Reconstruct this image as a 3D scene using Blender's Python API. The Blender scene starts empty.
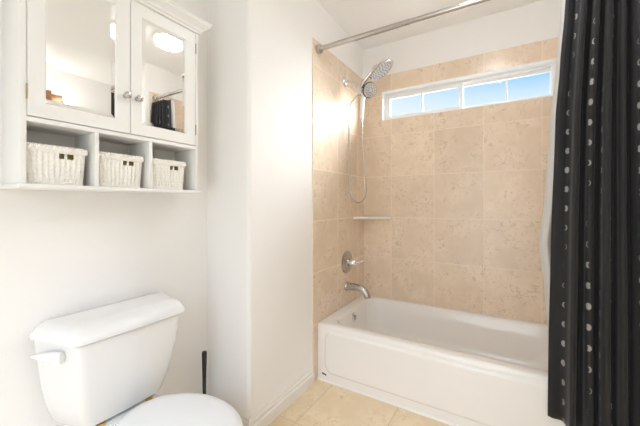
import bpy, bmesh, math, random
from mathutils import Vector, Matrix
random.seed(7)
C = bpy.context.scene.collection
SC = bpy.context.scene
PI = math.pi

# ------------------------------------------------------------------ camera
F_PX, YAW, CX, CY, CZ, HORIZON = 311.036, 0.5479, 1.0733, -2.4826, 1.1431, 203.2
cd = bpy.data.cameras.new('camera')
cd.sensor_width = 36.0
cd.lens = F_PX / 640 * 36.0
cd.shift_y = -(213.0 - HORIZON) / 640.0
cd.clip_start = 0.02
cam = bpy.data.objects.new('camera', cd)
C.objects.link(cam)
cam.location = (CX, CY, CZ)
cam.rotation_euler = (PI / 2, 0, YAW)
SC.camera = cam

# ------------------------------------------------------------------ exposure
SC.view_settings.view_transform = 'Standard'
SC.view_settings.look = 'None'
SC.view_settings.exposure = 0.42
SC.view_settings.gamma = 1.0
SC.view_settings.use_curve_mapping = False
SC.cycles.max_bounces = 16
SC.cycles.diffuse_bounces = 10
SC.cycles.glossy_bounces = 6
SC.cycles.sample_clamp_indirect = 6.0
SC.cycles.use_denoising = True

BULB = 10.0           # radiance of the vanity globes
BULB_COL = (1.0, 0.985, 0.96)
DOME = 21.0             # radiance of the ceiling dome
SKY = 0.79
REAR_FILL = 9.5             # watts of the cool fill lamp added behind the camera
al = bpy.data.lights.new('rear_fill', 'AREA')
al.shape = 'RECTANGLE'
al.size, al.size_y = 0.80, 1.95
al.energy = REAR_FILL
al.color = (0.88, 0.95, 1.0)
ao = bpy.data.objects.new('rear_fill', al)
C.objects.link(ao)
ao.location = (0.75, -3.285, 1.0)
ao.rotation_euler = (PI / 2, 0, 0)

# ------------------------------------------------------------------ world: hazy blue sky, with bright zones added out of view to light the alcove
w = bpy.data.worlds.new('sky')
SC.world = w
w.use_nodes = True
nt = w.node_tree
nt.nodes.clear()
wo = nt.nodes.new('ShaderNodeOutputWorld')
bg = nt.nodes.new('ShaderNodeBackground')
tc = nt.nodes.new('ShaderNodeTexCoord')
sp = nt.nodes.new('ShaderNodeSeparateXYZ')
nt.links.new(tc.outputs['Generated'], sp.inputs[0])
rp = nt.nodes.new('ShaderNodeValToRGB')
cr = rp.color_ramp
cr.elements[0].position = 0.0
cr.elements[0].color = (0.55, 0.55, 0.52, 1)
cr.elements[1].position = 1.0
cr.elements[1].color = (8, 10, 13, 1)
for p_, c_ in ((0.20, (0.95, 0.97, 1.0, 1)), (0.262, (0.80, 0.92, 1.0, 1)), (0.335, (0.30, 0.62, 0.98, 1)), (0.5, (8, 9, 11, 1)), (0.42, (0.35, 0.62, 0.98, 1))):
    e_ = cr.elements.new(p_)
    e_.color = c_
nt.links.new(sp.outputs['Z'], rp.inputs[0])
# paler towards the left, a glow added out of view on the right for the tile highlight
glow_dir = Vector((0.74, 0.50, 0.45)).normalized()
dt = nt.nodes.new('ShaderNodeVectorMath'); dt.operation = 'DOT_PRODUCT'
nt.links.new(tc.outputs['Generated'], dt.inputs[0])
dt.inputs[1].default_value = glow_dir
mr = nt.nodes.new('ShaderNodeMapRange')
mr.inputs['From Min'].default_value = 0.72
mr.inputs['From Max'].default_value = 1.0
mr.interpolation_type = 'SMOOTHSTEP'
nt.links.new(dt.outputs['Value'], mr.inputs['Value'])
ml = nt.nodes.new('ShaderNodeMapRange')
ml.inputs['From Min'].default_value = 0.05
ml.inputs['From Max'].default_value = -0.40
nt.links.new(sp.outputs['X'], ml.inputs['Value'])
mx = nt.nodes.new('ShaderNodeMixRGB')
mx.inputs[2].default_value = (0.92, 0.97, 1.0, 1)
mu = nt.nodes.new('ShaderNodeMath'); mu.operation = 'MULTIPLY'
mu.inputs[1].default_value = 0.75
nt.links.new(ml.outputs[0], mu.inputs[0])
nt.links.new(mu.outputs[0], mx.inputs[0])
nt.links.new(rp.outputs[0], mx.inputs[1])
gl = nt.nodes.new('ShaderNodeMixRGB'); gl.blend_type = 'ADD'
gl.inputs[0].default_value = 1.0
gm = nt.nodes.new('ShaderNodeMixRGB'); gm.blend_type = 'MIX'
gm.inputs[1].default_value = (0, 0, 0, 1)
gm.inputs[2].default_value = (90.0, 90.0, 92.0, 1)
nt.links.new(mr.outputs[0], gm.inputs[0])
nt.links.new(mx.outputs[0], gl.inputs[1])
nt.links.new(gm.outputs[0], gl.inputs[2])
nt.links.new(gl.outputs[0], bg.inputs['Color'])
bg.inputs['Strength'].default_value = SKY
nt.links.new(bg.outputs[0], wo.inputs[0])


# ------------------------------------------------------------------ node helpers
class NB:
    def __init__(self, name):
        self.m = bpy.data.materials.new(name)
        self.m.use_nodes = True
        self.t = self.m.node_tree
        self.b = self.t.nodes['Principled BSDF']
        self.o = self.t.nodes['Material Output']

    def n(self, kind, **kw):
        x = self.t.nodes.new(kind)
        for k, v in kw.items():
            setattr(x, k, v)
        return x

    def put(self, sock, v):
        if hasattr(v, 'is_output'):
            self.t.links.new(v, sock)
        else:
            sock.default_value = v

    def math(self, op, a, b=None, c=None, clamp=False):
        x = self.n('ShaderNodeMath', operation=op, use_clamp=clamp)
        self.put(x.inputs[0], a)
        if b is not None: self.put(x.inputs[1], b)
        if c is not None: self.put(x.inputs[2], c)
        return x.outputs[0]

    def mix(self, f, a, b, blend='MIX'):
        x = self.n('ShaderNodeMixRGB', blend_type=blend)
        self.put(x.inputs[0], f); self.put(x.inputs[1], a); self.put(x.inputs[2], b)
        return x.outputs[0]

    def step(self, v, lo, hi):
        x = self.n('ShaderNodeMapRange', interpolation_type='SMOOTHSTEP')
        self.put(x.inputs['Value'], v)
        x.inputs['From Min'].default_value = lo
        x.inputs['From Max'].default_value = hi
        return x.outputs[0]

    def noise(self, vec, scale, detail=4, rough=0.55, dist=0.0):
        x = self.n('ShaderNodeTexNoise')
        x.inputs['Scale'].default_value = scale
        x.inputs['Detail'].default_value = detail
        x.inputs['Roughness'].default_value = rough
        x.inputs['Distortion'].default_value = dist
        self.put(x.inputs['Vector'], vec)
        return x.outputs['Fac']

    def bump(self, h, strength=0.2, dist=0.01):
        x = self.n('ShaderNodeBump')
        x.inputs['Strength'].default_value = strength
        x.inputs['Distance'].default_value = dist
        self.put(x.inputs['Height'], h)
        self.t.links.new(x.outputs[0], self.b.inputs['Normal'])

    def obj(self):
        return self.n('ShaderNodeTexCoord').outputs['Object']


def rgb(r, g, b):
    f = lambda c: (c / 255 / 12.92) if c / 255 <= 0.04045 else ((c / 255 + 0.055) / 1.055) ** 2.4
    return (f(r), f(g), f(b), 1)


def plain(name, col, rough=0.5, metal=0.0, spec=0.5, coat=0.0, noise=None):
    k = NB(name)
    k.b.inputs['Base Color'].default_value = col
    k.b.inputs['Roughness'].default_value = rough
    k.b.inputs['Metallic'].default_value = metal
    k.b.inputs['Specular IOR Level'].default_value = spec
    k.b.inputs['Coat Weight'].default_value = coat
    if noise:
        sc, st, var = noise
        v = k.obj()
        f = k.noise(v, sc)
        k.put(k.b.inputs['Base Color'], k.mix(f, [c * (1 - var) for c in col[:3]] + [1], [min(1, c * (1 + var)) for c in col[:3]] + [1]))
        k.bump(f, st, 0.003)
    return k.m


def tile_mat(name, axes, origin, size, light, dark, pit, grout, gw, rough, bump=0.12):
    """square tiles on the plane given by two object axes"""
    k = NB(name)
    v = k.obj()
    s = k.n('ShaderNodeSeparateXYZ'); k.put(s.inputs[0], v)
    ids, masks = [], []
    for ax, o in zip(axes, origin):
        t = k.math('DIVIDE', k.math('SUBTRACT', s.outputs[ax], o), size)
        ids.append(k.math('FLOOR', t))
        fr = k.math('FRACT', t)
        d = k.math('MULTIPLY', k.math('MINIMUM', fr, k.math('SUBTRACT', 1.0, fr)), size)
        masks.append(d)
    d = k.math('MINIMUM', masks[0], masks[1])
    gm = k.math('SUBTRACT', 1.0, k.step(d, gw * 0.5, gw * 1.1))
    cid = k.n('ShaderNodeCombineXYZ'); k.put(cid.inputs[0], ids[0]); k.put(cid.inputs[1], ids[1])
    wn = k.n('ShaderNodeTexWhiteNoise', noise_dimensions='3D'); k.put(wn.inputs['Vector'], cid.outputs[0])
    off = k.n('ShaderNodeVectorMath', operation='SCALE'); k.put(off.inputs[0], wn.outputs['Color']); off.inputs['Scale'].default_value = 7.0
    vv = k.n('ShaderNodeVectorMath', operation='ADD'); k.put(vv.inputs[0], v); k.put(vv.inputs[1], off.outputs[0])
    vec = vv.outputs[0]
    big = k.noise(vec, 7.0, 5, 0.6, 0.4)
    fine = k.noise(vec, 36.0, 6, 0.68, 1.0)
    col = k.mix(k.step(big, 0.32, 0.70), dark, light)
    pits = k.math('MULTIPLY', k.step(fine, 0.51, 0.66), k.step(k.noise(vec, 7.0, 3), 0.38, 0.60))
    col = k.mix(k.math('MULTIPLY', pits, 0.70), col, pit)
    sh = k.math('MULTIPLY_ADD', wn.outputs['Value'], 0.10, 0.95)
    hs = k.n('ShaderNodeHueSaturation'); k.put(hs.inputs['Color'], col); k.put(hs.inputs['Value'], sh)
    col = k.mix(gm, hs.outputs[0], grout)
    k.put(k.b.inputs['Base Color'], col)
    k.put(k.b.inputs['Roughness'], k.math('MULTIPLY_ADD', gm, 0.4, rough))
    h = k.math('SUBTRACT', k.math('SUBTRACT', k.math('MULTIPLY', fine, 0.25), k.math('MULTIPLY', pits, 0.5)), gm)
    k.bump(h, bump, 0.004)
    return k.m


PAINT = plain('wall_paint', (0.87, 0.86, 0.845, 1), 0.55, spec=0.35, noise=(160, 0.05, 0.01))
CEIL = plain('ceiling_paint', (0.93, 0.93, 0.93, 1), 0.8, spec=0.2, noise=(90, 0.08, 0.01))
TRIM = plain('trim_paint', (0.83, 0.81, 0.77, 1), 0.35)
CABW = plain('cabinet_white', (0.84, 0.835, 0.82, 1), 0.35)
PORC = plain('porcelain', (0.775, 0.775, 0.77, 1), 0.12, spec=0.5, coat=0.4)
TUBM = plain('tub_enamel', (0.87, 0.85, 0.825, 1), 0.16, spec=0.5, coat=0.3)
PLAST = plain('white_plastic', (0.77, 0.77, 0.77, 1), 0.3)
VINYL = plain('white_vinyl', (0.86, 0.86, 0.86, 1), 0.4)
CHROME = plain('chrome', (0.78, 0.78, 0.78, 1), 0.10, 1.0)
NICKEL = plain('brushed_nickel', (0.52, 0.50, 0.475, 1), 0.2, 1.0)
BRASS = plain('brass', (0.65, 0.43, 0.14, 1), 0.35, 1.0)
BLACKP = plain('black_plastic', (0.02, 0.02, 0.02, 1), 0.4)
BRONZE = plain('bronze', (0.25, 0.12, 0.06, 1), 0.4, 0.6)
MIRROR = plain('mirror_silver', (0.93, 0.93, 0.91, 1), 0.015, 1.0)
HINGEM = plain('aged_brass', (0.42, 0.33, 0.22, 1), 0.35, 1.0)
NOZZLE = plain('grey_rubber', (0.22, 0.22, 0.24, 1), 0.5)
FACEP = plain('silver_face_plate', (0.66, 0.66, 0.67, 1), 0.3, 0.3)
BRISTLE = plain('white_bristle', (0.7, 0.7, 0.68, 1), 0.8)
DARKIN = plain('brown_lining', (0.30, 0.22, 0.10, 1), 0.8)
SHELFM = plain('shelf_ceramic', (0.84, 0.78, 0.70, 1), 0.25)
INK = plain('black_ink', (0.03, 0.03, 0.03, 1), 0.5)
WICKER = plain('white_wicker', (0.88, 0.86, 0.81, 1), 0.6, noise=(220, 0.3, 0.08))

TL, TD, TP, TG = (0.83, 0.695, 0.555, 1), (0.75, 0.61, 0.47, 1), (0.50, 0.385, 0.275, 1), (0.83, 0.715, 0.59, 1)
S = 0.3364
TILE_XZ = tile_mat('wall_tile_back', (0, 2), (0.243, 0.0190), S, TL, TD, TP, TG, 0.0026, 0.22)
TILE_YZ = tile_mat('wall_tile_end', (1, 2), (-0.81, 0.0190), S, TL, TD, TP, TG, 0.0026, 0.27, 0.06)
FLOORM = tile_mat('floor_tile', (0, 1), (0.12, -1.167), 0.42, (0.83, 0.695, 0.49, 1), (0.76, 0.61, 0.405, 1), (0.57, 0.42, 0.25, 1), (0.62, 0.50, 0.34, 1), 0.003, 0.35)

k = NB('window_glass')
tr = k.n('ShaderNodeBsdfTransparent'); tr.inputs[0].default_value = (0.97, 0.985, 0.98, 1)
gs = k.n('ShaderNodeBsdfGlossy'); gs.inputs['Roughness'].default_value = 0.02
fr = k.n('ShaderNodeFresnel'); fr.inputs[0].default_value = 1.18
ms = k.n('ShaderNodeMixShader')
k.put(ms.inputs[0], fr.outputs[0]); k.put(ms.inputs[1], tr.outputs[0]); k.put(ms.inputs[2], gs.outputs[0])
k.put(k.o.inputs['Surface'], ms.outputs[0])
GLASS = k.m


def emis(name, col, strength):
    k = NB(name)
    k.b.inputs['Base Color'].default_value = (0.8, 0.8, 0.78, 1)
    k.b.inputs['Emission Color'].default_value = (*col, 1)
    k.b.inputs['Emission Strength'].default_value = strength
    return k.m


BULBM = emis('lit_bulb', BULB_COL, BULB)
DOMEM = emis('lit_dome_glass', (0.97, 0.985, 1.0), DOME)

# curtain fabric: black cloth printed with columns of moon phases (uv in metres of cloth)
k = NB('moon_print_cloth')
uv = k.n('ShaderNodeUVMap').outputs[0]
s = k.n('ShaderNodeSeparateXYZ'); k.put(s.inputs[0], uv)
CW, RH = 0.145, 0.083
cu = k.math('DIVIDE', s.outputs[0], CW); ci = k.math('FLOOR', cu)
px = k.math('MULTIPLY', k.math('SUBTRACT', k.math('FRACT', cu), 0.5), CW)
stg = k.math('MULTIPLY', k.math('FRACT', k.math('MULTIPLY', ci, 0.37)), RH)
rv = k.math('DIVIDE', k.math('ADD', s.outputs[1], stg), RH); ri = k.math('FLOOR', rv)
py = k.math('MULTIPLY', k.math('SUBTRACT', k.math('FRACT', rv), 0.5), RH)
ph = k.math('FRACT', k.math('DIVIDE', k.math('ADD', ri, k.math('MULTIPLY', ci, 3.0)), 10.0))   # 0..1 phase
tri = k.math('SUBTRACT', 1.0, k.math('ABSOLUTE', k.math('MULTIPLY_ADD', ph, 2.0, -1.0)))       # 0 new .. 1 full
sgn = k.math('MULTIPLY_ADD', k.math('LESS_THAN', ph, 0.5), 2.0, -1.0)
rad = k.math('MULTIPLY_ADD', tri, 0.0030, 0.0105)
d0 = k.math('SQRT', k.math('ADD', k.math('MULTIPLY', px, px), k.math('MULTIPLY', py, py)))
ox = k.math('ADD', px, k.math('MULTIPLY', sgn, k.math('MULTIPLY', k.math('MULTIPLY_ADD', tri, 2.05, -0.05), rad)))
d1 = k.math('SQRT', k.math('ADD', k.math('MULTIPLY', ox, ox), k.math('MULTIPLY', py, py)))
moon = k.math('MULTIPLY', k.math('LESS_THAN', d0, rad), k.math('GREATER_THAN', d1, rad))
nz = k.noise(uv, 300, 2)
mc = k.mix(nz, (0.17, 0.165, 0.16, 1), (0.42, 0.405, 0.39, 1))
weave = k.noise(uv, 900, 2)
bc = k.mix(weave, (0.008, 0.008, 0.010, 1), (0.018, 0.018, 0.020, 1))
k.put(k.b.inputs['Base Color'], k.mix(moon, bc, mc))
k.b.inputs['Roughness'].default_value = 0.65
k.b.inputs['Specular IOR Level'].default_value = 0.35
k.b.inputs['Sheen Weight'].default_value = 0.12
k.b.inputs['Sheen Roughness'].default_value = 0.5
CLOTH = k.m

k = NB('liner_vinyl')
k.b.inputs['Base Color'].default_value = (0.82, 0.81, 0.79, 1)
k.b.inputs['Roughness'].default_value = 0.4
tl_ = k.n('ShaderNodeBsdfTranslucent'); tl_.inputs[0].default_value = (0.8, 0.79, 0.77, 1)
ms = k.n('ShaderNodeMixShader'); ms.inputs[0].default_value = 0.4
k.put(ms.inputs[1], k.b.outputs[0]); k.put(ms.inputs[2], tl_.outputs[0])
k.put(k.o.inputs['Surface'], ms.outputs[0])
LINER = k.m

# ------------------------------------------------------------------ mesh helpers
ORG = {}


def obj(name, bm, mat, parent=None, smooth=True, angle=40):
    """link a bmesh (built in world space) as one object; children sit in their thing's own frame"""
    o0 = ORG.get(parent.name, Vector((0, 0, 0))) if parent else Vector((0, 0, 0))
    bmesh.ops.recalc_face_normals(bm, faces=bm.faces[:])
    if o0.length:
        bmesh.ops.translate(bm, verts=bm.verts[:], vec=-o0)
    me = bpy.data.meshes.new(name)
    bm.to_mesh(me)
    bm.free()
    mats = mat if isinstance(mat, (list, tuple)) else [mat]
    for m in mats:
        me.materials.append(m)
    if smooth:
        me.polygons.foreach_set('use_smooth', [True] * len(me.polygons))
        me.set_sharp_from_angle(angle=math.radians(angle))
    o = bpy.data.objects.new(name, me)
    C.objects.link(o)
    if parent:
        o.parent = parent
        ORG[o.name] = o0
    return o


def tag(o, label, cat, group=None):
    o['label'] = label
    o['category'] = cat
    if group:
        o['group'] = group
    return o


def thing(name, label, cat, loc, group=None):
    o = bpy.data.objects.new(name, None)
    o.empty_display_size = 0.05
    C.objects.link(o)
    o.location = loc
    ORG[o.name] = Vector(loc)
    return tag(o, label, cat, group)


def struct(name, bm, mat, smooth=False, parent=None):
    o = obj(name, bm, mat, parent, smooth)
    if parent is None:
        o['kind'] = 'structure'
    return o


def box(bm, x0, x1, y0, y1, z0, z1, bev=0.0, seg=2):
    r = bmesh.ops.create_cube(bm, size=1.0)
    vs = r['verts']
    for v in vs:
        v.co = Vector(((x0 + x1) / 2 + v.co.x * (x1 - x0), (y0 + y1) / 2 + v.co.y * (y1 - y0), (z0 + z1) / 2 + v.co.z * (z1 - z0)))
    if bev > 0:
        es = list({e for v in vs for e in v.link_edges})
        bmesh.ops.bevel(bm, geom=es, offset=bev, segments=seg, affect='EDGES', profile=0.5)
    return bm


def nbox(*a, **kw):
    return box(bmesh.new(), *a, **kw)


def bridge(bm, a, b, closed=True):
    n = len(a)
    for i in range(n if closed else n - 1):
        j = (i + 1) % n
        try:
            bm.faces.new((a[i], a[j], b[j], b[i]))
        except ValueError:
            pass


def loft(bm, loops, cap0=True, cap1=True, closed=True):
    vl = [[bm.verts.new(p) for p in L] for L in loops]
    for a, b in zip(vl, vl[1:]):
        bridge(bm, a, b, closed)
    if cap0: bm.faces.new(vl[0][::-1])
    if cap1: bm.faces.new(vl[-1])
    return vl


def rrect(x0, x1, y0, y1, r, z, nc=8, ns=1):
    r = max(1e-4, min(r, (x1 - x0) / 2 - 1e-4, (y1 - y0) / 2 - 1e-4))
    pts = []
    for (cx, cy, a0) in ((x1 - r, y1 - r, 0), (x0 + r, y1 - r, 90), (x0 + r, y0 + r, 180), (x1 - r, y0 + r, 270)):
        for i in range(nc + 1):
            a = math.radians(a0 + 90 * i / nc)
            pts.append(Vector((cx + r * math.cos(a), cy + r * math.sin(a), z)))
    return pts


def catmull(pts, n=8):
    pts = [Vector(p) for p in pts]
    P = [pts[0] * 2 - pts[1]] + pts + [pts[-1] * 2 - pts[-2]]
    out = []
    for i in range(1, len(P) - 2):
        p0, p1, p2, p3 = P[i - 1:i + 3]
        for j in range(n):
            t = j / n
            out.append(0.5 * ((2 * p1) + (p2 - p0) * t + (2 * p0 - 5 * p1 + 4 * p2 - p3) * t * t + (3 * p1 - p0 - 3 * p2 + p3) * t ** 3))
    out.append(pts[-1])
    return out


def tube(bm, pts, rad, seg=12, cap=True, closed=False, squash=None):
    pts = [Vector(p) for p in pts]
    n = len(pts)
    rads = rad if isinstance(rad, (list, tuple)) else [rad] * n
    up = None
    loops = []
    for i in range(n):
        if closed:
            d = (pts[(i + 1) % n] - pts[i - 1]).normalized()
        else:
            d = (pts[min(i + 1, n - 1)] - pts[max(i - 1, 0)]).normalized()
        if up is None:
            up = d.orthogonal().normalized()
        up = (up - d * up.dot(d)).normalized()
        sd = d.cross(up)
        loops.append([pts[i] + (up * math.cos(2 * PI * j / seg) + sd * math.sin(2 * PI * j / seg)) * rads[i] for j in range(seg)])
    vl = loft(bm, loops, cap and not closed, cap and not closed)
    if closed:
        bridge(bm, vl[-1], vl[0])
    return bm


def lathe(bm, prof, origin, axis, seg=32):
    """prof: list of (distance along axis, radius)"""
    ax = Vector(axis).normalized()
    u = ax.orthogonal().normalized()
    v = ax.cross(u)
    o = Vector(origin)
    loops = [[o + ax * d + (u * math.cos(2 * PI * j / seg) + v * math.sin(2 * PI * j / seg)) * max(r, 1e-5) for j in range(seg)] for d, r in prof]
    loft(bm, loops, True, True)
    return bm


def prism(bm, poly, axis, d0, d1):
    """poly of (a,b) extruded along axis 'x','y','z' between d0 and d1"""
    def P(a, b, d):
        return {'x': Vector((d, a, b)), 'y': Vector((a, d, b)), 'z': Vector((a, b, d))}[axis]
    loft(bm, [[P(a, b, d0) for a, b in poly], [P(a, b, d1) for a, b in poly]])
    return bm


# ------------------------------------------------------------------ the setting
XL, XR, YB, YF, H = -0.312, 2.45, -3.20, 0.0, 2.465
YP = -1.374             # face of the partition wall towards the toilet
TX = 1.535              # right end of the tub alcove
YT = -0.81              # front edge of the tiles
TZ = 2.203              # top of the tiles
WX0, WX1, WZ0, WZ1 = 0.164, 1.33, 1.831, 2.070   # window opening

struct('floor', nbox(XL - 0.1, XR + 0.1, YB - 0.1, 0.2, -0.08, 0.0), FLOORM)
struct('ceiling', nbox(XL - 0.1, XR + 0.1, YB - 0.1, 0.2, H, H + 0.08), CEIL)
struct('wall_left', nbox(XL - 0.1, XL, YB - 0.1, YP + 0.06, 0, H), PAINT)
bm = bmesh.new()
box(bm, XL, 0.33, YB - 0.1, YB, 0, H); box(bm, 1.17, XR, YB - 0.1, YB, 0, H); box(bm, 0.33, 1.17, YB - 0.1, YB, 2.03, H)  # opening added in the unseen wall for the fill lamp
struct('wall_rear', bm, PAINT)
struct('wall_right', nbox(XR, XR + 0.1, YB - 0.1, -0.45, 0, H), PAINT)
# partition beside the toilet, bullnosed at its free corner
bm = bmesh.new()
r = 0.022
poly = [(XL, 0.2), (XL, YP)] + [(-0.006 - r + r * math.cos(a), YP + r + r * math.sin(a)) for a in [math.radians(-90 + 90 * i / 10) for i in range(11)]] + [(-0.006, 0.2)]
prism(bm, poly, 'z', 0, H)
struct('wall_partition', bm, PAINT, smooth=True)
# wall at the foot of the tub and its return
bm = bmesh.new()
box(bm, TX + 0.006, TX + 0.10, -0.86, 0.2, 0, H)
box(bm, TX + 0.10, XR + 0.1, -0.45, 0.2, 0, H)
struct('wall_alcove', bm, PAINT)
# back wall with the window opening (paint above, tile below)
def holed(bm, y0, y1, x0, x1, z0, z1):
    box(bm, x0, WX0, y0, y1, z0, z1); box(bm, WX1, x1, y0, y1, z0, z1)
    box(bm, WX0, WX1, y0, y1, z0, WZ0); box(bm, WX0, WX1, y0, y1, WZ1, z1)
bm = bmesh.new(); holed(bm, 0.006, 0.2, -0.006, TX + 0.006, 0, H)
struct('wall_back', bm, PAINT)
bm = bmesh.new(); holed(bm, 0.0, 0.006, 0.0, TX, 0, TZ)
struct('wall_back_tile', bm, TILE_XZ)
struct('wall_end_tile', nbox(-0.006, 0.0, YT, 0.0, 0, TZ), TILE_YZ)
struct('wall_alcove_tile', nbox(TX, TX + 0.006, YT, 0.0, 0, TZ), TILE_YZ)

# baseboards: a stepped profile
def base_profile(d=0.018, h=0.095):
    return [(0, 0), (d, 0), (d, h * 0.56), (d * 0.93, h * 0.60), (d * 0.62, h * 0.64), (d * 0.62, h * 0.80), (d * 0.52, h * 0.85), (d * 0.28, h * 0.90), (d * 0.28, h * 0.97), (d * 0.18, h), (0, h)]
bm = bmesh.new()
prof = base_profile()
loft(bm, [[Vector((-0.006 + d, YP - d, z)) for d, z in prof], [Vector((-0.006 + d, YT, z)) for d, z in prof]])
struct('baseboard_partition', bm, TRIM)
bm = bmesh.new()
loft(bm, [[Vector((XL + d, YP - d, z)) for d, z in prof], [Vector((-0.006 + d, YP - d, z)) for d, z in prof]])
struct('baseboard_return', bm, TRIM)
bm = bmesh.new()
loft(bm, [[Vector((XL + d, YB, z)) for d, z in prof], [Vector((XL + d, YP - d, z)) for d, z in prof]])
struct('baseboard_left', bm, TRIM)
bm = bmesh.new()
loft(bm, [[Vector((XR - d, YB, z)) for d, z in prof], [Vector((XR - d, -0.45, z)) for d, z in prof]])
struct('baseboard_right', bm, TRIM)

# ------------------------------------------------------------------ window: white slider with two lights each side
win = thing('window_1', 'white vinyl slider window high in the tiled back wall', 'window', (WX0, 0.0, WZ0))
win['kind'] = 'structure'
def ring(bm, x0, x1, z0, z1, y0, y1, t, tb=None):
    tb = t if tb is None else tb
    box(bm, x0, x0 + t, y0, y1, z0, z1); box(bm, x1 - t, x1, y0, y1, z0, z1)
    box(bm, x0 + t, x1 - t, y0, y1, z0, z0 + tb); box(bm, x0 + t, x1 - t, y0, y1, z1 - t, z1)
bm = bmesh.new(); ring(bm, WX0, WX1, WZ0, WZ1, -0.002, 0.12, 0.006, 0.004)
obj('window_lining', bm, VINYL, win, False)
bm = bmesh.new(); ring(bm, WX0 + 0.006, WX1 - 0.006, WZ0 + 0.004, WZ1 - 0.006, 0.055, 0.12, 0.018, 0.012)
obj('window_frame', bm, VINYL, win, False)
def sash(x0, x1, z0, z1, y0, y1, t, gx, tr_=None):
    tr_ = tr_ or t
    bm = bmesh.new()
    box(bm, x0, x0 + t, y0, y1, z0, z1); box(bm, x1 - tr_, x1, y0, y1, z0, z1)
    box(bm, x0 + t, x1 - tr_, y0, y1, z0, z0 + t); box(bm, x0 + t, x1 - tr_, y0, y1, z1 - t, z1)
    f = obj('sash', bm, VINYL, win, False)
    ym = (y0 + y1) / 2
    obj('glass_pane', nbox(x0 + t, x1 - tr_, ym - 0.002, ym + 0.002, z0 + t, z1 - t), GLASS, f, False)
    obj('muntin', nbox(gx - 0.007, gx + 0.007, ym - 0.007, ym + 0.006, z0 + t, z1 - t), VINYL, f, False)
ZB, ZT = WZ0 + 0.016, WZ1 - 0.024
sash(WX0 + 0.024, 0.775, ZB, ZT, 0.060, 0.082, 0.026, 0.475)
sash(0.745, WX1 - 0.008, ZB, ZT, 0.088, 0.110, 0.022, 1.055, 0.018)
obj('latch', nbox(0.752, 0.764, 0.052, 0.060, 1.935, 1.965, bev=0.002), VINYL, win)

# ------------------------------------------------------------------ bathtub
LX1, TY0, TH = TX - 0.002, -0.76, 0.360
TX0 = 0.002
tub = thing('bathtub', 'white alcove bathtub with plain apron along the tiled back wall', 'bathtub', (0.76, -0.38, 0))
bm = bmesh.new()
Y1 = -0.002
loops = [rrect(TX0, LX1, TY0, Y1, 0.004, 0.0),
         rrect(TX0, LX1, TY0, Y1, 0.004, TH - 0.022),
         rrect(TX0, LX1, TY0 + 0.002, Y1, 0.005, TH - 0.012),
         rrect(TX0, LX1, TY0 + 0.007, Y1, 0.006, TH - 0.004),
         rrect(TX0, LX1, TY0 + 0.016, Y1, 0.008, TH),
         rrect(TX0 + 0.065, LX1 - 0.085, TY0 + 0.070, Y1 - 0.035, 0.085, TH),
         rrect(TX0 + 0.073, LX1 - 0.094, TY0 + 0.078, Y1 - 0.043, 0.085, TH - 0.004),
         rrect(TX0 + 0.079, LX1 - 0.104, TY0 + 0.084, Y1 - 0.049, 0.085, TH - 0.014),
         rrect(TX0 + 0.090, LX1 - 0.150, TY0 + 0.096, Y1 - 0.060, 0.10, TH - 0.10),
         rrect(TX0 + 0.110, LX1 - 0.230, TY0 + 0.112, Y1 - 0.075, 0.11, TH - 0.22),
         rrect(TX0 + 0.130, LX1 - 0.270, TY0 + 0.130, Y1 - 0.092, 0.12, TH - 0.275),
         rrect(TX0 + 0.165, LX1 - 0.310, TY0 + 0.165, Y1 - 0.125, 0.12, TH - 0.298),
         rrect(TX0 + 0.230, LX1 - 0.380, TY0 + 0.230, Y1 - 0.190, 0.10, TH - 0.305)]
loft(bm, loops)
obj('tub_shell', bm, TUBM, tub)
# raised apron panel with rounded corners
bm = bmesh.new()
def panel(e, y):
    return [Vector((p.x, y, p.y)) for p in rrect(TX0 + 0.056 + e, LX1 - 0.056 - e, 0.058 + e, TH - 0.030 - e, 0.06 - e, 0)]
loft(bm, [panel(0, TY0 + 0.001), panel(0, TY0 - 0.001), panel(0.010, TY0 - 0.010), panel(0.015, TY0 - 0.0115), panel(0.022, TY0 - 0.012)])
obj('apron_panel', bm, TUBM, tub)
bm = bmesh.new()
prism(bm, [(TY0 - 0.006, 0), (TY0 + 0.001, 0), (TY0 + 0.001, 0.010), (TY0 - 0.002, 0.009), (TY0 - 0.006, 0.003)], 'x', TX0, LX1)
obj('apron_lip', bm, TUBM, tub)
bm = bmesh.new()
lathe(bm, [(0, 0.034), (0.006, 0.034), (0.010, 0.030), (0.011, 0.012), (0.0115, 0.0)], (0.0865, -0.385, 0.300), (1, 0, 0.10))
ov = obj('overflow_plate', bm, CHROME, tub)
ov['label'] = 'chrome overflow plate'
bm = bmesh.new()
box(bm, 0.097, 0.1065, -0.390, -0.380, 0.283, 0.318, bev=0.002)
obj('trip_lever', bm, NICKEL, ov)
bm = bmesh.new()
lathe(bm, [(0, 0.036), (0.004, 0.036), (0.006, 0.028), (0.004, 0.010), (0.004, 0.0)], (0.30, -0.37, 0.0555), (0, 0, 1))
obj('drain', bm, CHROME, tub)
# small maker's mark on the apron: a dark squiggle of three short strokes
bm = bmesh.new()
for i, (a, b) in enumerate(((0.0, 0.002), (0.010, 0.0), (0.020, -0.002))):
    pr = [(0.043 + a + 0.0065 * math.cos(t), 0.045 + b + 0.0055 * math.sin(t)) for t in [2 * PI * j / 12 for j in range(12)]]
    prism(bm, pr, 'y', TY0 - 0.0008, TY0 + 0.0003)
obj('maker_mark', bm, INK, tub, False)['label'] = 'small black mark low on the apron'

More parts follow.
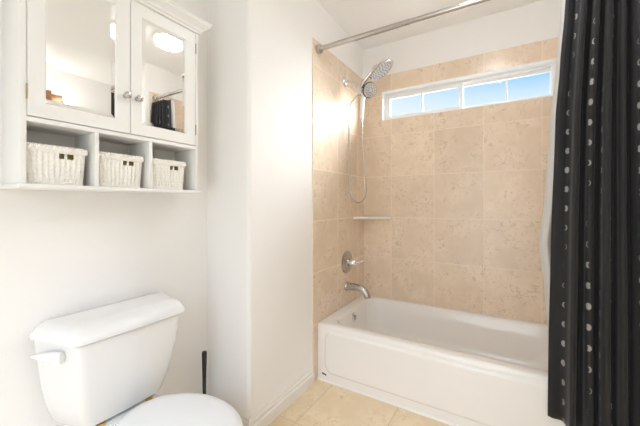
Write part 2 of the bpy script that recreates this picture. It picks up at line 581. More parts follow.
# corner shelf
bm = bmesh.new()
pr = [(0.0, 0.0), (0.245, 0.0), (0.245, -0.012)]
for i in range(1, 12):
    t = i / 12
    x, y = 0.245 * (1 - t) + 0.012 * t, -0.012 * (1 - t) - 0.218 * t
    s_ = 0.030 * math.sin(PI * t)
    pr.append((x - s_ * 0.66, y + s_ * 0.75))
pr += [(0.012, -0.218), (0.0, -0.218)]
prism(bm, pr[::-1], 'z', 1.014, 1.033)
tag(obj('corner_shelf', bm, SHELFM, None, False), 'small pale corner shelf fixed between the two tiled walls above the tub', 'shelf')

# ------------------------------------------------------------------ tub spout, valve, shower
sp_ = thing('tub_spout', 'brushed nickel tub spout curving down over the tub rim', 'faucet', (0, -0.332, 0.505))
bm = bmesh.new()
lathe(bm, [(0, 0.035), (0.008, 0.035), (0.014, 0.031)], (0, -0.332, 0.505), (1, 0, 0))
obj('flange', bm, NICKEL, sp_)
bm = bmesh.new()
pth = catmull([(0.010, -0.332, 0.506), (0.06, -0.332, 0.508), (0.115, -0.332, 0.503), (0.152, -0.332, 0.484), (0.170, -0.332, 0.455), (0.174, -0.332, 0.440)], 6)
n = len(pth)
tube(bm, pth, [0.030 - 0.008 * (i / (n - 1)) for i in range(n)], 20)
obj('spout_body', bm, NICKEL, sp_)

vl = thing('shower_valve', 'round brushed nickel shower valve with lever handle above the tub spout', 'valve', (0, -0.332, 0.690))
bm = bmesh.new()
lathe(bm, [(0, 0.086), (0.004, 0.086), (0.010, 0.080), (0.014, 0.060), (0.016, 0.042), (0.022, 0.036), (0.024, 0.0)], (0, -0.332, 0.690), (1, 0, 0), 48)
obj('escutcheon', bm, NICKEL, vl)
bm = bmesh.new()
lathe(bm, [(0.020, 0.026), (0.040, 0.028), (0.058, 0.026), (0.075, 0.019), (0.084, 0.010), (0.086, 0.0)], (0, -0.332, 0.690), (1, 0, 0), 32)
hn = obj('handle', bm, CHROME, vl)
bm = bmesh.new()
tube(bm, catmull([(0.066, -0.330, 0.690), (0.095, -0.318, 0.694), (0.118, -0.306, 0.703), (0.126, -0.301, 0.712)], 5), [0.007] * 10 + [0.0075] * 6, 12)
obj('lever', bm, CHROME, hn)

sh = thing('shower_fixture', 'chrome twin shower head with hand shower on the tiled end wall', 'shower head', (0, -0.366, 2.065))
bm = bmesh.new()
lathe(bm, [(0, 0.037), (0.004, 0.037), (0.014, 0.030), (0.022, 0.012)], (0, -0.366, 2.065), (1, 0, 0))
obj('flange', bm, CHROME, sh)
bm = bmesh.new()
tube(bm, catmull([(0.006, -0.366, 2.065), (0.05, -0.364, 2.062), (0.085, -0.361, 2.040), (0.118, -0.358, 2.006)], 6), 0.0105, 14)
obj('shower_arm', bm, CHROME, sh)
# diverter bracket
bm = bmesh.new()
lathe(bm, [(-0.030, 0.0), (-0.028, 0.018), (-0.005, 0.023), (0.020, 0.023), (0.040, 0.019), (0.045, 0.0)], (0.122, -0.358, 1.985), (0.35, 0.0, -0.94), 24)
obj('diverter', bm, CHROME, sh)
def head(name, c, nrm, R, depth, rings, parent):
    nrm = Vector(nrm).normalized()
    bm = bmesh.new()
    lathe(bm, [(-depth, 0.0), (-depth, R * 0.30), (-depth * 0.8, R * 0.62), (-depth * 0.45, R * 0.92), (-depth * 0.2, R), (-0.004, R), (0.0, R * 0.95), (0.0, R * 0.88), (-0.003, R * 0.85), (-0.003, 0.0)], c, nrm, 40)
    h_ = obj(name, bm, CHROME, parent)
    bm = bmesh.new()
    u = nrm.orthogonal().normalized(); v = nrm.cross(u)
    for rr, cnt in rings:
        for i in range(cnt):
            a = 2 * PI * i / cnt
            p = Vector(c) + (u * math.cos(a) + v * math.sin(a)) * rr * R
            lathe(bm, [(-0.004, 0.0050), (0.002, 0.0046), (0.003, 0.0)], p, nrm, 8)
    obj('nozzles', bm, NOZZLE, h_)
    bm = bmesh.new()
    lathe(bm, [(-0.0035, R * 0.84), (-0.0015, R * 0.84), (-0.0008, R * 0.80), (-0.0008, 0.0)], c, nrm, 40)
    obj('face_plate', bm, FACEP, h_)
    return h_
big_c = (0.296, -0.360, 2.086)
big = head('rain_head', big_c, (0.553, 0.06, -0.83), 0.096, 0.038, ((0.75, 20), (0.55, 14), (0.35, 9), (0.14, 4)), sh)
bm = bmesh.new()
tube(bm, catmull([(0.128, -0.356, 1.992), (0.152, -0.352, 2.035), (0.195, -0.352, 2.082), (0.244, -0.358, 2.118), (0.276, -0.363, 2.116)], 6), [0.018] * 6 + [0.0165] * 6 + [0.018] * 6 + [0.022] * 7, 14)
obj('neck', bm, CHROME, sh)
hand = head('hand_shower', (0.214, -0.372, 1.960), (0.76, -0.55, -0.36), 0.053, 0.034, ((0.66, 12), (0.36, 7)), sh)
bm = bmesh.new()
hn_ = Vector((0.76, -0.55, -0.36)).normalized()
lathe(bm, [(-0.034, 0.0), (-0.034, 0.034), (-0.028, 0.050), (-0.020, 0.0565), (-0.013, 0.0565), (-0.013, 0.0)], (0.214, -0.372, 1.960), hn_, 32)
obj('collar', bm, BLACKP, hand)
bm = bmesh.new()
hp = catmull([(0.172, -0.372, 1.962), (0.152, -0.362, 1.925), (0.143, -0.360, 1.87), (0.140, -0.360, 1.80), (0.139, -0.360, 1.770)], 6)
n = len(hp)
tube(bm, hp, [0.019 - 0.007 * i / (n - 1) for i in range(n)], 16)
obj('hand_grip', bm, plain('satin_white_grip', (0.80, 0.80, 0.80, 1), 0.25, 0.3), hand)
bm = bmesh.new()
hose = catmull([(0.139, -0.360, 1.775), (0.143, -0.356, 1.62), (0.155, -0.348, 1.43), (0.167, -0.343, 1.29), (0.160, -0.340, 1.195), (0.122, -0.338, 1.150), (0.075, -0.340, 1.158), (0.042, -0.343, 1.215), (0.030, -0.346, 1.32), (0.028, -0.350, 1.50), (0.032, -0.356, 1.74), (0.045, -0.362, 1.875), (0.080, -0.364, 1.925), (0.112, -0.362, 1.950)], 14)
tube(bm, hose, [0.0052 + (0.0007 if i % 2 else 0) for i in range(len(hose))], 10)
obj('hose', bm, NICKEL, sh)

# ------------------------------------------------------------------ curtain rod, curtain and liner
RODY, RODZ, RR = -0.757, 2.147, 0.0135
rod = thing('curtain_rod', 'brushed nickel shower curtain rod across the tub alcove', 'curtain rod', (0, RODY, RODZ))
bm = bmesh.new(); tube(bm, [(0.02, RODY, RODZ), (0.8, RODY, RODZ), (TX - 0.02, RODY, RODZ)], RR, 20)
obj('tube', bm, NICKEL, rod)
bm = bmesh.new(); tube(bm, [(0.03, RODY, RODZ), (0.60, RODY, RODZ)], RR + 0.0018, 20)
obj('sleeve', bm, NICKEL, rod)
for x, d in ((0.0, 1), (TX, -1)):
    bm = bmesh.new()
    lathe(bm, [(0, 0.027), (0.006, 0.028), (0.014, 0.031), (0.026, 0.030), (0.034, 0.022), (0.040, 0.017), (0.046, 0.0155)], (x, RODY, RODZ), (d, 0, 0), 28)
    obj('end_flange', bm, NICKEL, rod)

def drape(name, mat, parent, x0f, x1f, yf, nf, ampf, z0, z1, cloth_w, nz=60, nu=None, thick=0.0012, hem=None, seed=1, side=0):
    """corrugated hanging cloth; functions of the height fraction t (0 bottom .. 1 top)"""
    rnd = random.Random(seed)
    nu = nu or nf * 18
    phs = [rnd.uniform(-0.35, 0.35) for _ in range(nf + 2)]
    ams = [rnd.uniform(0.75, 1.25) for _ in range(nf + 2)]
    bm = bmesh.new()
    uvl = bm.loops.layers.uv.new('UVMap')
    grid = []
    for j in range(nz + 1):
        t = j / nz
        row = []
        for i in range(nu + 1):
            s_ = i / nu
            z = z0 + (z1 - z0) * t
            if hem: z = (z0 + hem(s_)) + (z1 - z0 - hem(s_)) * t
            k_ = s_ * nf
            a0 = int(min(k_, nf - 1e-6)); f_ = k_ - a0
            am = ams[a0] * (1 - f_) + ams[a0 + 1] * f_
            ph_ = phs[a0] * (1 - f_) + phs[a0 + 1] * f_
            w_ = 2 * PI * (k_ + ph_ * 0.6)
            yy = yf(t) - ampf(t) * am * math.sin(w_) + 0.006 * math.sin(9 * t + s_ * 7)
            xx = x0f(t) + (x1f(t) - x0f(t)) * s_ + 0.30 * (x1f(t) - x0f(t)) / nf * math.sin(2 * w_) * 0.5 + 0.004 * math.sin(6 * t + s_ * 5)
            xx = min(xx, TX - 0.008)
            row.append((Vector((xx, yy, z)), s_ * cloth_w, z))
        grid.append(row)
    V = [[bm.verts.new(p[0]) for p in r_] for r_ in grid]
    for j in range(nz):
        for i in range(nu):
            f = bm.faces.new((V[j][i], V[j][i + 1], V[j + 1][i + 1], V[j + 1][i]))
            for lp, (jj, ii) in zip(f.loops, ((j, i), (j, i + 1), (j + 1, i + 1), (j + 1, i))):
                lp[uvl].uv = (grid[jj][ii][1], grid[jj][ii][2])
    o = obj(name, bm, mat, parent, True, 180)
    md = o.modifiers.new('solid', 'SOLIDIFY'); md.thickness = thick; md.offset = 0
    return o

lin = lambda a, b: (lambda t: a + (b - a) * t)
def interp(pts):
    def f(t):
        for (a, va), (b, vb) in zip(pts, pts[1:]):
            if t <= b:
                q = (t - a) / (b - a)
                q = q * q * (3 - 2 * q) * 0.4 + q * 0.6
                return va + (vb - va) * q
        return pts[-1][1]
    return f
cur = thing('shower_curtain', 'black shower curtain printed with pale moon phases drawn to the right', 'shower curtain', (1.38, -0.83, 0.20))
CZ_A, CZ_B = 0.205, 2.095
cxl = interp([(0.0, 1.216), (0.12, 1.218), (0.39, 1.228), (0.69, 1.245), (0.82, 1.262), (0.95, 1.280), (1.0, 1.285)])
# how far the folds stand out: control points over the width, shallow at the rod, deep at the hem
NF = 6
fold_s = [0.0, 0.055, 0.16, 0.24, 0.33, 0.41, 0.50, 0.58, 0.67, 0.75, 0.84, 0.92, 1.0]
fold_y = [0.10, 0.20, 0.12, 1.10, 0.10, 0.95, 0.05, 1.05, 0.15, 0.90, 0.00, 1.00, 0.30]
def fy(s_):
    for i in range(len(fold_s) - 1):
        if s_ <= fold_s[i + 1]:
            q = (s_ - fold_s[i]) / (fold_s[i + 1] - fold_s[i])
            q = 0.5 - 0.5 * math.cos(PI * q)
            return fold_y[i] + (fold_y[i + 1] - fold_y[i]) * q
    return fold_y[-1]
bm = bmesh.new()
uvl = bm.loops.layers.uv.new('UVMap')
nu, nz = 192, 64
grid = []
for j in range(nz + 1):
    t = j / nz
    z = CZ_A + (CZ_B - CZ_A) * t
    row, arc, last = [], 0.0, None
    for i in range(nu + 1):
        s_ = i / nu
        sw = s_ + 0.012 * math.sin(5.0 * t + 9.0 * s_) * (1 - t) * math.sin(PI * s_)
        f_ = fy(min(max(sw, 0), 1))
        depth = 0.075 + (0.050 - 0.075) * t
        back = -0.780 + 0.030 * t + (0.5 - f_) * 0.0
        y = back - depth * f_ - 0.05 * (1 - t) ** 0.8 * s_ + 0.004 * math.sin(13 * s_ + 6 * t)
        x = cxl(t) + (1.522 - cxl(t)) * s_ + 0.010 * math.sin(2 * PI * s_ * NF * 2) * s_ * (1 - s_) * 2
        p = Vector((min(x, TX - 0.006), y, z))
        if last is not None: arc += math.hypot(p.x - last.x, p.y - last.y)
        last = p
        row.append([p, arc, z])
    # keep the print straight on the cloth: normalise the arc to the cloth width
    for q in row: q[1] = q[1] / arc * 1.02
    grid.append(row)
V = [[bm.verts.new(p[0]) for p in r_] for r_ in grid]
for j in range(nz):
    for i in range(nu):
        f = bm.faces.new((V[j][i], V[j][i + 1], V[j + 1][i + 1], V[j + 1][i]))
        for lp, (jj, ii) in zip(f.loops, ((j, i), (j, i + 1), (j + 1, i + 1), (j + 1, i))):
            lp[uvl].uv = (grid[jj][ii][1], grid[jj][ii][2])
o = obj('curtain_cloth', bm, CLOTH, cur, True, 180)
md = o.modifiers.new('solid', 'SOLIDIFY'); md.thickness = 0.0012; md.offset = 0
for i in range(8):
    x = 1.30 + i * 0.030
    bm = bmesh.new()
    tube(bm, [(x + 0.003 * math.sin(2 * a), RODY + 0.024 * math.cos(a), RODZ - 0.014 + 0.036 * math.sin(a)) for a in [2 * PI * q / 24 for q in range(24)]], 0.0018, 8, closed=True)
    obj('curtain_ring', bm, CHROME, cur)
ln = thing('curtain_liner', 'white curtain liner hanging inside the tub behind the black moon curtain', 'curtain liner', (1.36, -0.70, 0.3))
lxl = interp([(0.0, 1.240), (0.16, 1.226), (0.27, 1.212), (0.385, 1.190), (0.50, 1.212), (0.67, 1.230), (0.84, 1.254), (0.95, 1.268), (1.0, 1.272)])
bm = bmesh.new()
nu, nz = 90, 60
LZA, LZB = 0.24, 2.095
V = []
for j in range(nz + 1):
    t = j / nz
    row = []
    for i in range(nu + 1):
        s_ = i / nu
        x = lxl(t) + (1.50 - lxl(t)) * s_
        y = -0.668 - 0.062 * t ** 0.9 - 0.016 * math.sin(2 * PI * (s_ * 4.5 - 0.15)) * (1 if s_ > 0.1 else s_ / 0.1)
        row.append(bm.verts.new((x, y, LZA + (LZB - LZA) * t)))
    V.append(row)
for j in range(nz):
    for i in range(nu):
        bm.faces.new((V[j][i], V[j][i + 1], V[j + 1][i + 1], V[j + 1][i]))
o = obj('liner_sheet', bm, LINER, ln, True, 180)
md = o.modifiers.new('solid', 'SOLIDIFY'); md.thickness = 0.0008; md.offset = 0

# ------------------------------------------------------------------ wall cabinet over the toilet
CXB, CXF = XL + 0.001, -0.147
CY0, CY1 = -2.165, -1.556
CZ0, CZ1 = 1.188, 1.950
cab = thing('wall_cabinet', 'white wall cabinet with two mirrored doors and three cubbies above the toilet', 'cabinet', (-0.23, -1.86, CZ0))
obj('side_panel', nbox(CXB, CXF, CY0, CY0 + 0.016, CZ0 + 0.012, CZ1, bev=0.0015), CABW, cab)
obj('side_panel', nbox(CXB, CXF, CY1 - 0.013, CY1, CZ0 + 0.012, CZ1, bev=0.0015), CABW, cab)
obj('back_panel', nbox(CXB, CXB + 0.006, CY0 + 0.016, CY1 - 0.013, CZ0 + 0.012, CZ1), CABW, cab)
obj('bottom_board', nbox(CXB, CXF + 0.014, CY0 - 0.008, CY1 + 0.012, CZ0, CZ0 + 0.013, bev=0.004, seg=3), CABW, cab)
obj('middle_shelf', nbox(CXB + 0.006, CXF, CY0 + 0.016, CY1 - 0.013, 1.388, 1.402, bev=0.001), CABW, cab)
obj('top_board', nbox(CXB, CXF, CY0 + 0.016, CY1 - 0.013, CZ1 - 0.034, CZ1 - 0.015), CABW, cab)
for y in (-1.965, -1.775):
    obj('divider', nbox(CXB + 0.006, CXF - 0.001, y - 0.0065, y + 0.0065, CZ0 + 0.013, 1.388, bev=0.001), CABW, cab)
# crown moulding swept round front and sides
cp = [(0.0, 1.917), (0.006, 1.917), (0.008, 1.925), (0.014, 1.928), (0.017, 1.936), (0.026, 1.944), (0.036, 1.951), (0.040, 1.954), (0.040, 1.962), (0.044, 1.964), (0.044, 1.970), (0.0, 1.970)]
bm = bmesh.new()
sec = []
sec.append([Vector((CXB, CY0 - d, z)) for d, z in cp])
sec.append([Vector((CXF + d, CY0 - d, z)) for d, z in cp])
sec.append([Vector((CXF + d, CY1 + d, z)) for d, z in cp])
sec.append([Vector((CXB, CY1 + d, z)) for d, z in cp])
loft(bm, sec)
obj('crown_moulding', bm, CABW, cab, True, 25)
def door(y0, y1, my0, my1, ky, hy):
    z0, z1, mz0, mz1, xf, xb = 1.405, 1.914, 1.452, 1.862, CXF + 0.001, CXF - 0.017
    bm = bmesh.new()
    L = lambda a, b, c, d, x: [Vector((x, a, c)), Vector((x, b, c)), Vector((x, b, d)), Vector((x, a, d))]
    e = 0.0015
    loft(bm, [L(my0, my1, mz0, mz1, xb), L(y0, y1, z0, z1, xb), L(y0, y1, z0, z1, xf - e), L(y0 + e, y1 - e, z0 + e, z1 - e, xf),
              L(my0 - 0.004, my1 + 0.004, mz0 - 0.004, mz1 + 0.004, xf), L(my0, my1, mz0, mz1, xf - 0.005), L(my0, my1, mz0, mz1, xb)], False, False)
    d_ = obj('door', bm, CABW, cab, True, 30)
    bm = bmesh.new()
    b_ = 0.013
    loft(bm, [L(my0, my1, mz0, mz1, xb + 0.002), L(my0, my1, mz0, mz1, xf - 0.0062), L(my0 + b_, my1 - b_, mz0 + b_, mz1 - b_, xf - 0.0048)])
    obj('mirror', bm, MIRROR, d_, False)
    bm = bmesh.new()
    lathe(bm, [(0, 0.0085), (0.003, 0.0085), (0.005, 0.005), (0.011, 0.005), (0.014, 0.009), (0.019, 0.0125), (0.024, 0.0125), (0.029, 0.009), (0.031, 0.0)], (xf, ky, 1.541), (1, 0, 0), 24)
    obj('knob', bm, NICKEL, d_)
    for z in (1.475, 1.845):
        bm = bmesh.new()
        lathe(bm, [(-0.022, 0.0), (-0.022, 0.0024), (-0.008, 0.0024), (-0.0075, 0.0018), (-0.007, 0.0024), (0.007, 0.0024), (0.0075, 0.0018), (0.008, 0.0024), (0.022, 0.0024), (0.025, 0.0)], (xf + 0.001, hy, z), (0, 0, 1), 12)
        obj('hinge', bm, HINGEM, d_)
door(-2.1475, -1.8555, -2.103, -1.906, -1.874, -2.1490)
door(-1.8530, -1.5705, -1.809, -1.621, -1.831, -1.5697)

# ------------------------------------------------------------------ wicker baskets
def make_basket(loc, label):
    t = thing('wicker_basket', label, 'basket', loc, 'white wicker baskets in the cubbies')
    x0, y0, z0 = loc
    hx, hy, hh = 0.060, 0.071, 0.112         # half depth, half width at the bottom, height
    flare = 0.0055
    bm = bmesh.new()
    nu, nz = 380, 30
    # perimeter of a rounded rectangle sampled by arc length
    def per(hx_, hy_, r_, s_):
        L = [2 * (hy_ - r_), 2 * (hx_ - r_)]
        arc = PI * r_ / 2
        tot = 2 * sum(L) + 4 * arc
        d = (s_ % 1.0) * tot
        segs = [('l', (hx_, -(hy_ - r_)), (0, 1), L[0]), ('a', (hx_ - r_, hy_ - r_), 0, arc), ('l', (hx_ - r_, hy_), (-1, 0), L[1]), ('a', (-(hx_ - r_), hy_ - r_), 90, arc),
                ('l', (-hx_, hy_ - r_), (0, -1), L[0]), ('a', (-(hx_ - r_), -(hy_ - r_)), 180, arc), ('l', (-(hx_ - r_), -hy_), (1, 0), L[1]), ('a', (hx_ - r_, -(hy_ - r_)), 270, arc)]
        for kind, p, q, l_ in segs:
            if d <= l_ + 1e-9:
                if kind == 'l':
                    nx, ny = q[1], -q[0]
                    return p[0] + q[0] * d, p[1] + q[1] * d, nx, ny
                a = math.radians(q) + d / r_
                return p[0] + r_ * math.cos(a), p[1] + r_ * math.sin(a), math.cos(a), math.sin(a)
            d -= l_
        return hx_, -(hy_ - r_), 1, 0
    NST = 44                                   # stakes round the basket
    W = []
    for j in range(nz + 1):
        t_ = j / nz
        row = []
        for i in range(nu):
            s_ = i / nu
            px_, py_, nx, ny = per(hx + flare * t_, hy + flare * t_, 0.018, s_)
            st = math.sin(2 * PI * s_ * 36)
            wv = (0.0016 * st * (1 if (j // 2) % 2 else -1)) + 0.0045 * (0.5 + 0.5 * math.cos(2 * PI * s_ * 36)) ** 1.3
            row.append(bm.verts.new((x0 + px_ + nx * wv, y0 + py_ + ny * wv, z0 + 0.008 + t_ * (hh - 0.012))))
        W.append(row)
    # two slots for the hand-hold in the front (+x) side
    sfront = lambda y_: (y_ + hy - 0.018) / (4 * (hy - 0.018) + 4 * (hx - 0.018) + 2 * PI * 0.018)
    for j in range(nz):
        for i in range(nu):
            yc_ = (W[j][i].co.y + W[j][(i + 1) % nu].co.y) / 2 - y0
            zc_ = (W[j][i].co.z + W[j + 1][i].co.z) / 2 - z0
            if W[j][i].co.x > x0 + hx - 0.004 and 0.083 < zc_ < 0.1005 and (0.002 < yc_ < 0.019 or 0.0245 < yc_ < 0.0415):
                continue
            bm.faces.new((W[j][i], W[j][(i + 1) % nu], W[j + 1][(i + 1) % nu], W[j + 1][i]))
    body = obj('woven_side', bm, WICKER, t, True, 180)
    md = body.modifiers.new('solid', 'SOLIDIFY'); md.thickness = 0.003; md.offset = -1
    bm = bmesh.new()
    box(bm, x0 - hx + 0.002, x0 + hx - 0.002, y0 - hy + 0.002, y0 + hy - 0.002, z0 + 0.002, z0 + 0.009, bev=0.003)
    obj('basket_base', bm, WICKER, t)
    bm = bmesh.new()
    box(bm, x0 - hx + 0.006, x0 + hx - 0.006, y0 - hy + 0.006, y0 + hy - 0.006, z0 + 0.010, z0 + hh - 0.005, bev=0.004)
    bmesh.ops.delete(bm, geom=[f for f in bm.faces if f.normal.z > 0.9], context='FACES')
    obj('inner_lining', bm, DARKIN, t)
    for (zz, rr_, ex, tw, nm) in ((hh + 0.002, 0.0062, flare + 0.002, 24, 'braided_rim'), (0.006, 0.0032, 0.001, 26, 'braided_foot')):
        bm = bmesh.new()
        for q in range(3):
            pts = []
            for i in range(312):
                s_ = i / 312
                px_, py_, nx, ny = per(hx + ex, hy + ex, 0.02, s_)
                a = 2 * PI * (s_ * tw + q / 3)
                o_ = math.cos(a) * rr_ * 0.9
                pts.append((x0 + px_ + nx * o_, y0 + py_ + ny * o_, z0 + zz + math.sin(a) * rr_ * 1.15))
            tube(bm, pts, rr_ * 0.72, 6, closed=True)
        obj(nm, bm, WICKER, t)
    return t
def dup(root, loc, label):
    r_ = root.copy(); C.objects.link(r_); r_.location = loc; r_['label'] = label
    for ch in list(root.children):
        c_ = ch.copy(); C.objects.link(c_); c_.parent = r_
        for g in ch.children:
            d_ = g.copy(); C.objects.link(d_); d_.parent = c_
    return r_
BZ = CZ0 + 0.0132
b0 = make_basket((-0.226, -2.070, BZ), 'white woven wicker basket in the cubby under the left mirror door')
dup(b0, (-0.228, -1.8765, BZ), 'white wicker basket in the middle cubby, between the two dividers')
dup(b0, (-0.226, -1.690, BZ), 'white wicker basket in the cubby nearest the partition wall')

# ------------------------------------------------------------------ toilet
TCY = -1.864
toi = thing('toilet', 'white two piece toilet with closed lid below the mirrored wall cabinet', 'toilet', (0.05, TCY, 0))
def fillet(poly, radii, z, nc=7):
    """closed plan outline with rounded corners"""
    out = []
    n = len(poly)
    for i in range(n):
        p = Vector((*poly[i], z)); a = Vector((*poly[i - 1], z)); b = Vector((*poly[(i + 1) % n], z))
        u = (a - p).normalized(); v = (b - p).normalized()
        ang = u.angle(v)
        t = min(radii[i] / math.tan(ang / 2), 0.46 * (a - p).length, 0.46 * (b - p).length)
        for q in range(nc + 1):
            f = q / nc
            out.append((p + u * t) * (1 - f) ** 2 + p * 2 * f * (1 - f) + (p + v * t) * f ** 2)
    return out
def trap(xb, xf, wb, wf, z, r=0.035, bow=0.006, rb=0.85):
    return fillet([(xb, TCY - wb), (xf, TCY - wf), (xf + bow, TCY), (xf, TCY + wf), (xb, TCY + wb)], [r * rb, r, 0.3, r, r * rb], z)
bm = bmesh.new()
TANK = ((0.374, -0.152, 0.170, 0.128), (0.390, -0.145, 0.180, 0.136), (0.45, -0.125, 0.199, 0.151), (0.525, -0.107, 0.212, 0.164), (0.60, -0.095, 0.220, 0.172), (0.686, -0.085, 0.229, 0.180), (0.692, -0.092, 0.222, 0.173), (0.697, -0.096, 0.218, 0.169))
loft(bm, [trap(-0.28, -0.170, 0.140, 0.105, 0.370), trap(-0.290, -0.160, 0.160, 0.120, 0.371)] + [trap(-0.296, xf_, wb_ + 0.006, wf_ + 0.001, z_, rb=0.5) for z_, xf_, wb_, wf_ in TANK])
obj('tank', bm, PORC, toi)
bm = bmesh.new()
loft(bm, [trap(-0.300, -0.075, 0.247, 0.192, 0.693), trap(-0.302, -0.072, 0.250, 0.195, 0.695), trap(-0.302, -0.072, 0.250, 0.195, 0.706), trap(-0.301, -0.075, 0.247, 0.193, 0.714), trap(-0.299, -0.086, 0.234, 0.187, 0.728),
          trap(-0.295, -0.100, 0.224, 0.180, 0.738), trap(-0.288, -0.118, 0.210, 0.168, 0.743), trap(-0.26, -0.150, 0.16, 0.13, 0.7445)])
obj('tank_lid', bm, PORC, toi)
# trip lever on the slanted left end of the tank
def side(x, z=0.65):
    t = (x + 0.296) / 0.207
    return Vector((x, TCY - (0.2315 + (0.1775 - 0.2315) * t), z))
sn = Vector((0.236, -0.972, 0.0)).normalized()
sd_ = Vector((0.972, 0.236, 0.0)).normalized()
b0_ = side(-0.158, 0.652)
bm = bmesh.new()
lathe(bm, [(-0.004, 0.0), (-0.004, 0.015), (0.009, 0.015), (0.011, 0.012)], b0_, sn, 20)
obj('lever_boss', bm, PLAST, toi)
bm = bmesh.new()
def lv(d, out, dz, a, b):
    c_ = b0_ + sd_ * d + sn * out + Vector((0, 0, dz))
    return [c_ + sn * (b * math.copysign(abs(math.cos(t)) ** 0.6, math.cos(t))) + Vector((0, 0, a * math.copysign(abs(math.sin(t)) ** 0.6, math.sin(t)))) for t in [2 * PI * j / 20 for j in range(20)]]
loft(bm, [lv(0.018, 0.013, 0.0, 0.017, 0.006), lv(0.015, 0.013, 0.0, 0.019, 0.008), lv(-0.03, 0.018, -0.001, 0.0165, 0.008), lv(-0.07, 0.020, -0.005, 0.011, 0.007), lv(-0.106, 0.021, -0.010, 0.005, 0.005), lv(-0.114, 0.021, -0.011, 0.002, 0.003)])
obj('flush_lever', bm, PLAST, toi)

def egg(xb, xf, wmax, z, xc=None, n=64, pb=2.0, pf=2.0):
    """plan outline: back half and front half ellipses meeting at xc"""
    xc = xb + (xf - xb) * 0.48 if xc is None else xc
    pts = []
    for i in range(n):
        a = 2 * PI * i / n
        c_, s_ = math.cos(a), math.sin(a)
        ax = (xf - xc) if c_ >= 0 else (xc - xb)
        p_ = pf if c_ >= 0 else pb
        pts.append(Vector((xc + ax * math.copysign(abs(c_) ** (2 / p_), c_), TCY + wmax * math.copysign(abs(s_) ** (2 / p_), s_), z)))
    return pts
bm = bmesh.new()
loft(bm, [egg(-0.22, 0.24, 0.115, 0.0, pb=4, pf=2.6), egg(-0.22, 0.24, 0.113, 0.02, pb=4, pf=2.6), egg(-0.205, 0.22, 0.098, 0.07, pb=4), egg(-0.20, 0.22, 0.100, 0.16, pb=3.6),
          egg(-0.20, 0.27, 0.125, 0.24, pb=3), egg(-0.19, 0.33, 0.150, 0.30, pb=2.5), egg(-0.16, 0.365, 0.168, 0.34, 0.17, pb=2.2), egg(-0.12, 0.368, 0.168, 0.366, 0.17), egg(-0.11, 0.364, 0.166, 0.3835, 0.17), egg(-0.08, 0.33, 0.14, 0.3865, 0.17)])
obj('bowl', bm, PORC, toi)
bm = bmesh.new()
loft(bm, [rrect(-0.27, 0.04, TCY - 0.10, TCY + 0.10, 0.04, 0.30), rrect(-0.275, 0.045, TCY - 0.125, TCY + 0.125, 0.03, 0.33), rrect(-0.275, 0.045, TCY - 0.125, TCY + 0.125, 0.03, 0.356), rrect(-0.270, 0.04, TCY - 0.120, TCY + 0.120, 0.03, 0.361)])
obj('bowl_deck', bm, PORC, toi)
bm = bmesh.new()
XM = 0.165
loft(bm, [egg(-0.052, 0.376, 0.167, 0.3895, XM), egg(-0.058, 0.384, 0.170, 0.3930, XM), egg(-0.058, 0.384, 0.170, 0.4010, XM), egg(-0.052, 0.378, 0.168, 0.4040, XM)])
obj('seat', bm, PLAST, toi)
bm = bmesh.new()
loft(bm, [egg(-0.060, 0.380, 0.170, 0.4055, XM), egg(-0.065, 0.387, 0.175, 0.4080, XM), egg(-0.065, 0.387, 0.175, 0.4150, XM), egg(-0.060, 0.382, 0.170, 0.4200, XM), egg(-0.03, 0.355, 0.15, 0.4235, XM), egg(0.06, 0.27, 0.07, 0.4250, XM)])
obj('seat_lid', bm, PLAST, toi)
for s_ in (-1, 1):
    bm = bmesh.new()
    yh = TCY + s_ * 0.078
    loft(bm, [rrect(-0.074, -0.028, yh - 0.022, yh + 0.022, 0.010, 0.3605), rrect(-0.074, -0.028, yh - 0.022, yh + 0.022, 0.010, 0.400), rrect(-0.070, -0.032, yh - 0.018, yh + 0.018, 0.010, 0.4035)])
    hg = obj('hinge', bm, PLAST, toi)
    bm = bmesh.new()
    lathe(bm, [(-0.026, 0.0), (-0.026, 0.004), (0.026, 0.004), (0.026, 0.0)], (-0.046, yh, 0.404), (0, 1, 0), 14)
    obj('hinge_pin', bm, CHROME, hg)
    bm = bmesh.new()
    lathe(bm, [(0, 0.0), (0, 0.014), (0.0092, 0.014), (0.0092, 0.0)], (-0.158, TCY + s_ * 0.085, 0.3608), (0, 0, 1), 20)
    obj('tank_bolt', bm, BRASS, toi)['label'] = 'brass tank bolt washer'

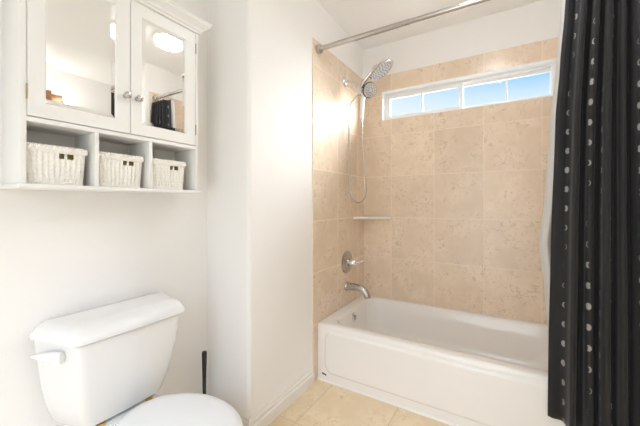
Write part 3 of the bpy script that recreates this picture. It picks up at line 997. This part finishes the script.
# ------------------------------------------------------------------ toilet brush by the wall
bx, by = -0.245, -1.445
br = thing('toilet_brush', 'black handled toilet brush standing in its holder beside the toilet', 'toilet brush', (bx, by, 0))
bm = bmesh.new()
lathe(bm, [(0.001, 0.0), (0.001, 0.046), (0.012, 0.048), (0.10, 0.040), (0.118, 0.038), (0.118, 0.033), (0.012, 0.036), (0.010, 0.0)], (bx, by, 0), (0, 0, 1), 32)
obj('holder', bm, BLACKP, br)
bm = bmesh.new()
lathe(bm, [(0.075, 0.0), (0.075, 0.008), (0.20, 0.0085), (0.26, 0.0095), (0.385, 0.0125), (0.393, 0.0110), (0.395, 0.0)], (bx, by, 0), (0, 0, 1), 20)
obj('handle', bm, BLACKP, br)
bm = bmesh.new()
lathe(bm, [(0.012, 0.0), (0.016, 0.020), (0.05, 0.028), (0.085, 0.024), (0.095, 0.0)], (bx, by, 0), (0, 0, 1), 24)
obj('bristle_head', bm, BRISTLE, br)

# ------------------------------------------------------------------ lamps (seen in the cabinet mirrors)
vb = thing('vanity_light', 'bronze vanity light bar with lit globes, reflected in the left mirror door', 'lamp', (XR, -1.55, 2.16))
obj('back_bar', nbox(XR - 0.045, XR - 0.001, -2.10, -1.12, 2.12, 2.20, bev=0.006), BRONZE, vb)
for i in range(4):
    y = -2.05 + i * 0.30
    bm = bmesh.new()
    lathe(bm, [(0.035, 0.022), (0.070, 0.022), (0.075, 0.018)], (XR, y, 2.16), (-1, 0, 0), 20)
    sk = obj('socket', bm, BRONZE, vb)
    bm = bmesh.new()
    bmesh.ops.create_uvsphere(bm, u_segments=24, v_segments=14, radius=0.05, matrix=Matrix.Translation((XR - 0.118, y, 2.16)))
    obj('bulb', bm, BULBM, sk)
dl = thing('ceiling_light', 'white dome ceiling light reflected in the right mirror door', 'lamp', (0.95, -0.98, H))
bm = bmesh.new()
lathe(bm, [(0.0, 0.0), (0.0, 0.12), (0.022, 0.12), (0.026, 0.112)], (0.95, -0.98, H - 0.0005), (0, 0, -1), 40)
obj('base_plate', bm, TRIM, dl)
bm = bmesh.new()
lathe(bm, [(0.024, 0.114), (0.040, 0.112), (0.058, 0.098), (0.074, 0.070), (0.084, 0.038), (0.088, 0.0)], (0.95, -0.98, H), (0, 0, -1), 40)
obj('glass_dome', bm, DOMEM, dl)
bm = bmesh.new()
lathe(bm, [(0.084, 0.010), (0.096, 0.012), (0.104, 0.008), (0.108, 0.0)], (0.95, -0.98, H), (0, 0, -1), 16)
obj('finial', bm, BRONZE, dl)
